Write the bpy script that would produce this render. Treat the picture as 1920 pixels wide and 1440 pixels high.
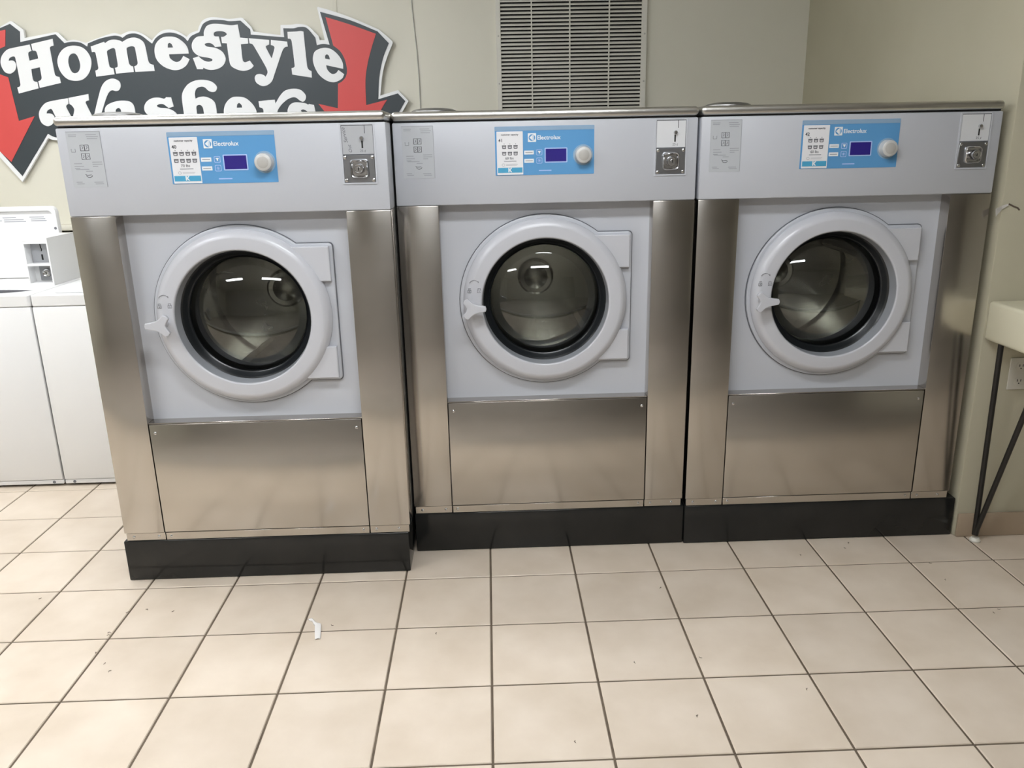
import bpy, bmesh, math, random
from mathutils import Vector, Matrix
random.seed(7)
for o in list(bpy.data.objects):
    bpy.data.objects.remove(o)
scene = bpy.context.scene
COL = scene.collection

# ------------------------------------------------------------------ camera
cam_data = bpy.data.cameras.new('camera')
cam = bpy.data.objects.new('camera', cam_data)
COL.objects.link(cam)
cam_data.sensor_fit = 'HORIZONTAL'
cam_data.sensor_width = 36.0
cam_data.lens = 36.0 * 1511.0 / 1920.0
cam_data.clip_start = 0.05
yaw, pitch, roll = -0.0256276, 0.2850792, -0.0210375
fwd = Vector((-math.sin(yaw) * math.cos(pitch), math.cos(yaw) * math.cos(pitch), -math.sin(pitch)))
rgt = Vector((math.cos(yaw), math.sin(yaw), 0))
upv = rgt.cross(fwd)
r2 = rgt * math.cos(roll) + upv * math.sin(roll)
u2 = upv * math.cos(roll) - rgt * math.sin(roll)
m = Matrix((r2, u2, -fwd)).transposed().to_4x4()
m.translation = Vector((0.02434, -2.58232, 1.47474))
cam.matrix_world = m
scene.camera = cam

# ------------------------------------------------------------------ world, exposure
world = bpy.data.worlds.new('room_ambient')
world.use_nodes = True
world.node_tree.nodes['Background'].inputs[0].default_value = (0.9, 0.95, 1.0, 1)
world.node_tree.nodes['Background'].inputs[1].default_value = 0.15
scene.world = world
scene.view_settings.view_transform = 'Standard'
scene.view_settings.look = 'None'
scene.view_settings.gamma = 1.0
scene.view_settings.use_curve_mapping = False
scene.view_settings.exposure = 0.0

LAMP = 33.5          # emission of the fluorescent diffusers
# ceiling fluorescents: centre x, centre y
LIGHTS = [(0.1, -1.15), (0.1, -2.6), (-3.0, 0.4), (-1.5, 0.4), (-2.3, -1.15), (-2.3, -2.6)]
LIGHT_LABELS = ['fluorescent ceiling light in front of the middle stainless washer', 'fluorescent ceiling light straight above the viewer',
    'fluorescent ceiling light at the far left above the white top loaders', 'added fluorescent ceiling light brightening the wall behind the black and red sign',  # light by the sign is added, unseen, to brighten the back wall
    'fluorescent ceiling light to the left of the stainless washers', 'fluorescent ceiling light to the left of the viewer']
CEIL = 2.75
YB = 2.10            # back wall
XR = 1.79            # right wall return
YR = 0.19            # front face of the right wall

# ------------------------------------------------------------------ helpers
def mat(name, color, rough=0.5, metal=0.0, spec=0.5, emit=None, estr=0.0, coat=0.0):
    mt = bpy.data.materials.new(name)
    mt.use_nodes = True
    b = mt.node_tree.nodes['Principled BSDF']
    b.inputs['Base Color'].default_value = (*color, 1)
    b.inputs['Roughness'].default_value = rough
    b.inputs['Metallic'].default_value = metal
    b.inputs['Specular IOR Level'].default_value = spec
    b.inputs['Coat Weight'].default_value = coat
    if emit:
        b.inputs['Emission Color'].default_value = (*emit, 1)
        b.inputs['Emission Strength'].default_value = estr
    return mt

def bsdf(mt):
    return mt.node_tree.nodes['Principled BSDF']

def add_noise(mt, c0, c1, scale=6.0, detail=4.0, stretch=(1, 1, 1), bump=0.0, bump_scale=80.0, obj_random=0.0, lo=0.3, hi=0.7, bump_dist=0.002):
    nt = mt.node_tree
    N, Lk = nt.nodes, nt.links
    tc = N.new('ShaderNodeTexCoord')
    gm = N.new('ShaderNodeNewGeometry')
    mp = N.new('ShaderNodeMapping')
    mp.inputs['Scale'].default_value = stretch
    Lk.new(gm.outputs['Position'], mp.inputs['Vector'])
    nz = N.new('ShaderNodeTexNoise')
    nz.inputs['Scale'].default_value = scale
    nz.inputs['Detail'].default_value = detail
    Lk.new(mp.outputs[0], nz.inputs['Vector'])
    rp = N.new('ShaderNodeValToRGB')
    rp.color_ramp.elements[0].position = lo
    rp.color_ramp.elements[1].position = hi
    rp.color_ramp.elements[0].color = (*c0, 1)
    rp.color_ramp.elements[1].color = (*c1, 1)
    Lk.new(nz.outputs['Fac'], rp.inputs[0])
    out = rp.outputs[0]
    if obj_random > 0:
        oi = N.new('ShaderNodeObjectInfo')
        mr = N.new('ShaderNodeMapRange')
        mr.inputs['To Min'].default_value = 1 - obj_random
        mr.inputs['To Max'].default_value = 1 + obj_random
        Lk.new(oi.outputs['Random'], mr.inputs['Value'])
        mx = N.new('ShaderNodeMix')
        mx.data_type = 'RGBA'
        mx.blend_type = 'MULTIPLY'
        mx.inputs['Factor'].default_value = 1.0
        Lk.new(out, mx.inputs['A'])
        cb = N.new('ShaderNodeCombineColor')
        for i in range(3):
            Lk.new(mr.outputs[0], cb.inputs[i])
        Lk.new(cb.outputs[0], mx.inputs['B'])
        out = mx.outputs['Result']
    Lk.new(out, bsdf(mt).inputs['Base Color'])
    if bump > 0:
        n2 = N.new('ShaderNodeTexNoise')
        n2.inputs['Scale'].default_value = bump_scale
        n2.inputs['Detail'].default_value = 3
        Lk.new(mp.outputs[0], n2.inputs['Vector'])
        bp = N.new('ShaderNodeBump')
        bp.inputs['Strength'].default_value = bump
        bp.inputs['Distance'].default_value = bump_dist
        Lk.new(n2.outputs['Fac'], bp.inputs['Height'])
        Lk.new(bp.outputs[0], bsdf(mt).inputs['Normal'])
    return mt

def steel(name, color, rough, aniso, smudge=0.06, axis='Z'):
    mt = mat(name, color, rough, 1.0)
    nt = mt.node_tree
    N, Lk = nt.nodes, nt.links
    tg = N.new('ShaderNodeTangent')
    tg.direction_type = 'RADIAL'
    tg.axis = axis
    Lk.new(tg.outputs[0], bsdf(mt).inputs['Tangent'])
    bsdf(mt).inputs['Anisotropic'].default_value = aniso
    bsdf(mt).inputs['Anisotropic Rotation'].default_value = 0.25
    gm = N.new('ShaderNodeNewGeometry')
    mp = N.new('ShaderNodeMapping')
    mp.inputs['Scale'].default_value = (1, 1, 2.2)
    mp.inputs['Rotation'].default_value = (0, 0.35, 0)
    Lk.new(gm.outputs['Position'], mp.inputs['Vector'])
    nz = N.new('ShaderNodeTexNoise')
    nz.inputs['Scale'].default_value = 3.5
    nz.inputs['Detail'].default_value = 5
    nz.inputs['Distortion'].default_value = 0.8
    Lk.new(mp.outputs[0], nz.inputs['Vector'])
    mr = N.new('ShaderNodeMapRange')
    mr.inputs['From Min'].default_value = 0.3
    mr.inputs['From Max'].default_value = 0.7
    mr.inputs['To Min'].default_value = rough - smudge
    mr.inputs['To Max'].default_value = rough + smudge
    Lk.new(nz.outputs['Fac'], mr.inputs['Value'])
    Lk.new(mr.outputs[0], bsdf(mt).inputs['Roughness'])
    rp = N.new('ShaderNodeValToRGB')
    rp.color_ramp.elements[0].position = 0.3
    rp.color_ramp.elements[1].position = 0.75
    rp.color_ramp.elements[0].color = (*[c * 0.965 for c in color], 1)
    rp.color_ramp.elements[1].color = (*color, 1)
    Lk.new(nz.outputs['Fac'], rp.inputs[0])
    Lk.new(rp.outputs[0], bsdf(mt).inputs['Base Color'])
    return mt

def link(name, me, mt, parent=None, loc=(0, 0, 0), rot=(0, 0, 0)):
    o = bpy.data.objects.new(name, me)
    COL.objects.link(o)
    if mt is not None and me is not None and len(me.materials) == 0:
        me.materials.append(mt)
    o.parent = parent
    o.location = loc
    o.rotation_euler = rot
    return o

def tag(o, label, cat=None, group=None, kind=None):
    if label:
        o['label'] = label
    if cat:
        o['category'] = cat
    if group:
        o['group'] = group
    if kind:
        o['kind'] = kind
    return o

def root(name, loc, label, cat, group=None):
    o = bpy.data.objects.new(name, None)
    COL.objects.link(o)
    o.location = loc
    o.empty_display_size = 0.1
    return tag(o, label, cat, group)

def mesh_bm(name, bm, smooth=False):
    me = bpy.data.meshes.new(name)
    bm.normal_update()
    bm.to_mesh(me)
    bm.free()
    if smooth:
        for p in me.polygons:
            p.use_smooth = True
        try:
            me.set_sharp_from_angle(angle=math.radians(38))
        except Exception:
            pass
    return me

def bx(bm, x0, x1, y0, y1, z0, z1, bev=0.0, seg=2):
    g = bmesh.ops.create_cube(bm, size=1.0)
    vs = g['verts']
    for v in vs:
        v.co = Vector((x0 + (v.co.x + 0.5) * (x1 - x0), y0 + (v.co.y + 0.5) * (y1 - y0), z0 + (v.co.z + 0.5) * (z1 - z0)))
    if bev > 0:
        es = list({e for v in vs for e in v.link_edges})
        bmesh.ops.bevel(bm, geom=es, offset=bev, segments=seg, profile=0.5, affect='EDGES', clamp_overlap=True)

def box_me(name, x0, x1, y0, y1, z0, z1, bev=0.0, seg=2):
    bm = bmesh.new()
    bx(bm, x0, x1, y0, y1, z0, z1, bev, seg)
    return mesh_bm(name, bm, bev > 0)

def lathe(bm, prof, center=(0, 0, 0), axis='Y', n=64, close_start=False, close_end=False):
    """prof: list of (radius, along); revolves about axis through center."""
    cx, cy, cz = center
    rings = []
    for r, a in prof:
        ring = []
        if r < 1e-6:
            p = {'Y': (cx, cy + a, cz), 'Z': (cx, cy, cz + a), 'X': (cx + a, cy, cz)}[axis]
            ring = [bm.verts.new(p)]
        else:
            for i in range(n):
                t = 2 * math.pi * i / n
                c, s = r * math.cos(t), r * math.sin(t)
                p = {'Y': (cx + c, cy + a, cz + s), 'Z': (cx + c, cy + s, cz + a), 'X': (cx + a, cy + c, cz + s)}[axis]
                ring.append(bm.verts.new(p))
        rings.append(ring)
    for A, B in zip(rings, rings[1:]):
        if len(A) == 1 and len(B) == 1:
            continue
        for i in range(n):
            j = (i + 1) % n
            if len(A) == 1:
                bm.faces.new((A[0], B[i], B[j]))
            elif len(B) == 1:
                bm.faces.new((A[i], B[0], A[j]))
            else:
                bm.faces.new((A[i], B[i], B[j], A[j]))
    if close_start and len(rings[0]) > 1:
        bm.faces.new(rings[0])
    if close_end and len(rings[-1]) > 1:
        bm.faces.new(rings[-1])
    bmesh.ops.recalc_face_normals(bm, faces=bm.faces)

def lathe_me(name, prof, center=(0, 0, 0), axis='Y', n=64, cs=False, ce=False):
    bm = bmesh.new()
    lathe(bm, prof, center, axis, n, cs, ce)
    return mesh_bm(name, bm, True)

def tube(bm, pts, r, n=8, caps=True):
    pts = [Vector(p) for p in pts]
    rings = []
    prev = None
    for i, p in enumerate(pts):
        a = pts[max(i - 1, 0)]
        b = pts[min(i + 1, len(pts) - 1)]
        t = (b - a).normalized()
        if prev is None:
            up = Vector((0, 0, 1)) if abs(t.z) < 0.9 else Vector((0, 1, 0))
            nrm = t.cross(up).normalized()
        else:
            nrm = (prev - t * prev.dot(t)).normalized()
        prev = nrm
        bn = t.cross(nrm)
        rings.append([bm.verts.new(p + (nrm * math.cos(2 * math.pi * k / n) + bn * math.sin(2 * math.pi * k / n)) * r) for k in range(n)])
    for A, B in zip(rings, rings[1:]):
        for i in range(n):
            j = (i + 1) % n
            bm.faces.new((A[i], A[j], B[j], B[i]))
    if caps:
        bm.faces.new(rings[0])
        bm.faces.new(rings[-1])
    bmesh.ops.recalc_face_normals(bm, faces=bm.faces)

def tube_me(name, pts, r, n=8):
    bm = bmesh.new()
    tube(bm, pts, r, n)
    return mesh_bm(name, bm, True)

def spline_pts(cont, k=6):
    """closed contour of (x, z, smooth) -> dense polyline"""
    n = len(cont)
    out = []
    for i in range(n):
        p0, p1 = cont[i], cont[(i + 1) % n]
        pm, pn = cont[i - 1], cont[(i + 2) % n]
        s0 = p0[2] if len(p0) > 2 else 0
        s1 = p1[2] if len(p1) > 2 else 0
        if not s0 and not s1:
            out.append((p0[0], p0[1]))
            continue
        d = (p1[0] - p0[0], p1[1] - p0[1])
        m0 = ((p1[0] - pm[0]) / 2, (p1[1] - pm[1]) / 2) if s0 else d
        m1 = ((pn[0] - p0[0]) / 2, (pn[1] - p0[1]) / 2) if s1 else d
        ld = math.hypot(*d)
        def lim(mm):
            l = math.hypot(*mm)
            return mm if l <= 1.2 * ld else (mm[0] * 1.2 * ld / l, mm[1] * 1.2 * ld / l)
        m0, m1 = lim(m0), lim(m1)
        for j in range(k):
            t = j / k
            h00 = 2 * t ** 3 - 3 * t * t + 1
            h10 = t ** 3 - 2 * t * t + t
            h01 = -2 * t ** 3 + 3 * t * t
            h11 = t ** 3 - t * t
            out.append((h00 * p0[0] + h10 * m0[0] + h01 * p1[0] + h11 * m1[0],
                        h00 * p0[1] + h10 * m0[1] + h01 * p1[1] + h11 * m1[1]))
    return out

def curve_to_mesh(cu, name, y0):
    tmp = bpy.data.objects.new('tmp_curve', cu)
    COL.objects.link(tmp)
    dg = bpy.context.evaluated_depsgraph_get()
    me = bpy.data.meshes.new_from_object(tmp.evaluated_get(dg))
    bpy.data.objects.remove(tmp)
    bpy.data.curves.remove(cu)
    me.name = name
    me.materials.clear()
    for v in me.vertices:
        x, y, z = v.co
        v.co = (x, y0 - z, y)
    for p in me.polygons:
        p.use_smooth = False
    return me

def plate_me(name, contours, thick, y_front, bevel=0.0):
    """flat cut-out sheet in the XZ plane: contours of (x, z); front face at y_front facing -y"""
    cu = bpy.data.curves.new(name, 'CURVE')
    cu.dimensions = '2D'
    cu.fill_mode = 'BOTH'
    cu.extrude = max(thick / 2 - bevel, 0.00001)
    cu.bevel_depth = bevel
    cu.bevel_resolution = 1
    if bevel:
        cu.offset = -bevel
    for c in contours:
        sp = cu.splines.new('POLY')
        sp.points.add(len(c) - 1)
        for i, p in enumerate(c):
            sp.points[i].co = (p[0], p[1], 0, 1)
        sp.use_cyclic_u = True
    return curve_to_mesh(cu, name, y_front + thick / 2)

def text_me(name, body, size, x, z, y_front, thick=0.0006, align='LEFT', shear=0.0, space=1.0, rot=0.0, offset=0.0):
    cu = bpy.data.curves.new(name, 'FONT')
    cu.body = body
    cu.size = size
    cu.extrude = thick / 2
    cu.align_x = align
    cu.shear = shear
    cu.space_character = space
    cu.offset = offset
    cu.resolution_u = 3
    me = curve_to_mesh(cu, name, 0)
    c, s = math.cos(rot), math.sin(rot)
    for v in me.vertices:
        X, Y, Z = v.co
        v.co = (x + X * c - Z * s, Y + y_front + thick / 2, z + X * s + Z * c)
    return me

def circle(cx, cz, r, n=64, a0=0.0, a1=2 * math.pi):
    return [(cx + r * math.cos(a0 + (a1 - a0) * i / n), cz + r * math.sin(a0 + (a1 - a0) * i / n)) for i in range(n)]

def rrect(x0, x1, z0, z1, r, n=5):
    out = []
    for cx, cz, a in ((x1 - r, z1 - r, 0), (x0 + r, z1 - r, 90), (x0 + r, z0 + r, 180), (x1 - r, z0 + r, 270)):
        for i in range(n + 1):
            t = math.radians(a + 90 * i / n)
            out.append((cx + r * math.cos(t), cz + r * math.sin(t)))
    return out

CACHE = {}
def cached(key, fn):
    if key not in CACHE:
        CACHE[key] = fn()
    return CACHE[key]

# ------------------------------------------------------------------ materials
M = {}
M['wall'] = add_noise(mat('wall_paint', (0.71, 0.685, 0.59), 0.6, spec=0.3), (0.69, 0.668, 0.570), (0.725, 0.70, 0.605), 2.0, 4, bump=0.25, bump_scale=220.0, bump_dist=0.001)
M['ceiling'] = mat('ceiling_white', (0.66, 0.66, 0.64), 0.8)
M['grout'] = add_noise(mat('grout', (0.10, 0.075, 0.05), 0.9), (0.085, 0.062, 0.042), (0.14, 0.108, 0.075), 9.0, 3)
M['tile'] = add_noise(mat('ceramic_tile', (0.70, 0.58, 0.46), 0.33, spec=0.4), (0.595, 0.502, 0.400), (0.695, 0.602, 0.500), 5.0, 5, obj_random=0.045, bump=0.08, bump_scale=30.0)
M['step'] = mat('step_vinyl', (0.34, 0.30, 0.26), 0.45)
M['base_tile'] = mat('cove_base', (0.36, 0.28, 0.20), 0.5)
M['steel'] = steel('brushed_steel', (0.53, 0.50, 0.465), 0.20, 0.45, 0.02)
M['steel_lid'] = steel('lid_steel', (0.64, 0.63, 0.60), 0.32, 0.0, 0.02)
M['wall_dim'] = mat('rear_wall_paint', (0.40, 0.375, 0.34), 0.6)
M['seam'] = mat('edge_shade_and_gap', (0.13, 0.135, 0.15), 0.5)  # painted edge shade round the hinge plate; also the coin plate's gap
M['bezel'] = mat('door_bezel_grey', (0.33, 0.345, 0.37), 0.3)
M['steel_dark'] = mat('cabinet_side', (0.33, 0.33, 0.33), 0.4, 1.0)
M['black'] = add_noise(mat('black_plinth', (0.014, 0.015, 0.015), 0.14, spec=0.38), (0.011, 0.012, 0.012), (0.019, 0.019, 0.018), 5, 4, bump=0.015, bump_scale=10)
M['gap'] = mat('black_gap', (0.01, 0.01, 0.01), 0.7)
M['grey'] = mat('grey_enamel', (0.525, 0.54, 0.58), 0.36, spec=0.45)
M['ring'] = mat('door_plastic', (0.56, 0.567, 0.605), 0.25, spec=0.5)
M['rubber'] = mat('door_gasket', (0.012, 0.014, 0.016), 0.28, spec=0.5)
M['drum'] = steel('drum_steel', (0.66, 0.635, 0.58), 0.26, 0.8, 0.02, 'Y')
M['blue'] = mat('blue_overlay', (0.11, 0.32, 0.60), 0.4, spec=0.4)
M['bluegrey'] = mat('blue_overlay_strip', (0.27, 0.40, 0.55), 0.4)
M['screen'] = mat('display_blue', (0.03, 0.02, 0.22), 0.15, spec=0.6)
M['white'] = mat('white_print', (0.82, 0.84, 0.86), 0.5)
M['sticker'] = mat('sticker_paper', (0.80, 0.80, 0.82), 0.5)
M['cyan'] = mat('sticker_blue', (0.07, 0.36, 0.58), 0.5)
M['ink'] = mat('dark_print', (0.08, 0.08, 0.09), 0.6)
M['ink_mid'] = mat('grey_print', (0.15, 0.15, 0.165), 0.6)
M['ink_faint'] = mat('faint_print', (0.34, 0.35, 0.38), 0.6)
M['label_film'] = mat('label_film', (0.505, 0.525, 0.55), 0.42)
M['frame_blue'] = mat('pale_blue_print', (0.42, 0.55, 0.85), 0.5)
M['knob'] = mat('knob_plastic', (0.58, 0.575, 0.56), 0.3)
M['knob_cap'] = mat('knob_cap', (0.47, 0.455, 0.43), 0.35)
M['coin'] = mat('coin_plate_grey', (0.42, 0.43, 0.45), 0.4)
M['coin_w'] = mat('coin_plate_white', (0.70, 0.71, 0.73), 0.4)
M['chrome'] = mat('chrome', (0.62, 0.62, 0.63), 0.16, 1.0)
M['zinc'] = mat('lock_plate', (0.36, 0.37, 0.39), 0.34, 1.0)
M['appl_w'] = mat('white_enamel', (0.80, 0.80, 0.80), 0.3, spec=0.5)
M['appl_in'] = mat('tub_grey', (0.10, 0.10, 0.11), 0.4)
M['sign_w'] = mat('sign_white', (0.84, 0.85, 0.86), 0.45)
M['sign_k'] = mat('sign_charcoal', (0.036, 0.047, 0.055), 0.42)
M['sign_r'] = mat('sign_red', (0.64, 0.072, 0.068), 0.45)
M['vent'] = mat('vent_paint', (0.70, 0.68, 0.61), 0.5)
M['wall_r'] = add_noise(mat('wall_paint_yellow_shaded', (0.47, 0.44, 0.33), 0.6, spec=0.3), (0.455, 0.428, 0.318), (0.49, 0.46, 0.35), 2.0, 4, bump=0.25, bump_scale=220.0, bump_dist=0.001)  # yellower than the back wall, and darkened to put shade into the paint
M['riser'] = mat('riser_white', (0.82, 0.82, 0.80), 0.5)
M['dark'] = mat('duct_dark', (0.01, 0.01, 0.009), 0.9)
M['table'] = mat('table_laminate', (0.70, 0.66, 0.50), 0.35)
M['leg'] = mat('black_rod', (0.012, 0.011, 0.010), 0.35)
M['outlet'] = mat('outlet_plastic', (0.66, 0.64, 0.57), 0.35)
M['paper'] = mat('paper', (0.74, 0.72, 0.70), 0.7)
M['cord'] = mat('cord_grey', (0.45, 0.44, 0.40), 0.6)
M['lint'] = mat('lint', (0.12, 0.09, 0.07), 0.9)
M['lamp'] = mat('lamp_diffuser', (0.9, 0.9, 0.9), 0.5, emit=(0.94, 0.97, 1.0), estr=LAMP)
M['housing'] = mat('lamp_housing', (0.8, 0.8, 0.8), 0.4)

def glass_mat():
    mt = bpy.data.materials.new('door_glass')
    mt.use_nodes = True
    nt = mt.node_tree
    N, Lk = nt.nodes, nt.links
    N.remove(N['Principled BSDF'])
    tr = N.new('ShaderNodeBsdfTransparent')
    tr.inputs[0].default_value = (0.68, 0.71, 0.69, 1)
    gl = N.new('ShaderNodeBsdfGlossy')
    gl.inputs['Roughness'].default_value = 0.02
    gl.inputs['Color'].default_value = (1, 1, 1, 1)
    fr = N.new('ShaderNodeFresnel')
    fr.inputs['IOR'].default_value = 1.68
    mx = N.new('ShaderNodeMixShader')
    Lk.new(fr.outputs[0], mx.inputs[0])
    Lk.new(tr.outputs[0], mx.inputs[1])
    Lk.new(gl.outputs[0], mx.inputs[2])
    Lk.new(mx.outputs[0], N['Material Output'].inputs['Surface'])
    return mt
M['glass'] = glass_mat()

# sign outlines (x, z in mm on the wall, 1 = smooth point)
SIGN_BOARD = [[(-2759,2032,0),(-2496,2135,0),(-2438,2163,0),(-2429,2161,0),(-2378,2119,0),(-2379,2080,0),(-2214,2106,0),(-2201,2103,0),(-2164,2061,0),(-2124,2067,1),(-2066,2051,0),(-2010,2070,1),(-1917,2096,1),(-1877,2088,0),(-1835,2103,1),(-1799,2103,1),(-1764,2090,1),(-1720,2058,0),(-1691,2085,1),(-1660,2104,1),(-1622,2109,1),(-1581,2100,1),(-1536,2072,0),(-1513,2090,1),(-1474,2102,0),(-1462,2127,1),(-1440,2152,1),(-1399,2165,1),(-1351,2162,1),(-1303,2155,1),(-1244,2161,1),(-1233,2158,0),(-1193,2114,0),(-1185,2092,0),(-1044,2072,0),(-1039,2122,0),(-986,2122,1),(-946,2125,1),(-897,2115,1),(-845,2066,0),(-841,2045,0),(-813,2044,0),(-840,2202,0),(-835,2206,0),(-783,2192,0),(-672,2154,1),(-524,2092,0),(-463,2039,1),(-455,2023,1),(-485,1962,1),(-517,1877,1),(-538,1761,0),(-440,1787,0),(-387,1730,0),(-629,1363,0),(-798,1497,0),(-882,1538,0),(-1607,1542,0),(-2299,1564,1),(-2327,1567,1),(-2348,1576,0),(-2528,1349,0),(-2624,1481,0),(-2884,1734,0),(-2753,1767,0)]]
SIGN_DARK = [[(-2745,2021,0),(-2497,2129,0),(-2441,2149,0),(-2397,2111,0),(-2405,2060,0),(-2216,2095,0),(-2177,2051,0),(-2151,2056,1),(-2121,2057,1),(-2090,2051,1),(-2061,2032,0),(-2055,2048,0),(-1989,2070,1),(-1918,2083,1),(-1886,2080,1),(-1871,2072,0),(-1840,2089,1),(-1801,2092,1),(-1769,2080,1),(-1741,2057,1),(-1721,2041,0),(-1697,2069,1),(-1662,2088,1),(-1624,2094,1),(-1587,2088,1),(-1553,2071,1),(-1534,2050,0),(-1511,2075,1),(-1467,2093,0),(-1459,2107,1),(-1442,2133,1),(-1412,2148,1),(-1381,2152,1),(-1334,2149,1),(-1302,2144,1),(-1246,2146,0),(-1200,2103,0),(-1200,2077,0),(-1025,2061,0),(-1026,2105,0),(-970,2104,1),(-942,2110,1),(-903,2105,1),(-862,2058,0),(-857,2019,0),(-823,2025,1),(-789,2020,0),(-826,2182,0),(-673,2139,1),(-531,2082,0),(-475,2023,0),(-511,1947,1),(-537,1853,1),(-550,1742,0),(-442,1770,0),(-404,1730,0),(-630,1389,0),(-785,1511,0),(-875,1555,0),(-1605,1558,0),(-2297,1578,1),(-2324,1586,1),(-2344,1599,0),(-2521,1380,0),(-2617,1513,0),(-2857,1728,0),(-2732,1761,0)]]
SIGN_ARROWS = [[(-799,2156,0),(-675,2118,1),(-540,2070,0),(-570,1995,1),(-596,1916,1),(-612,1833,1),(-616,1713,0),(-502,1739,0),(-689,1470,0),(-873,1724,0),(-771,1700,0),(-760,1825,0),(-739,1835,1),(-717,1857,1),(-707,1886,1),(-709,1923,1),(-718,1956,1),(-736,1988,1),(-770,2016,0)],[(-2468,2121,0),(-2485,2041,0),(-2517,2028,1),(-2556,1997,1),(-2574,1961,1),(-2570,1926,1),(-2541,1905,1),(-2499,1888,0),(-2485,1667,0),(-2397,1690,0),(-2565,1456,0),(-2803,1719,0),(-2687,1733,0),(-2675,2010,0),(-2710,2029,0),(-2499,2116,0)]]
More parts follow.
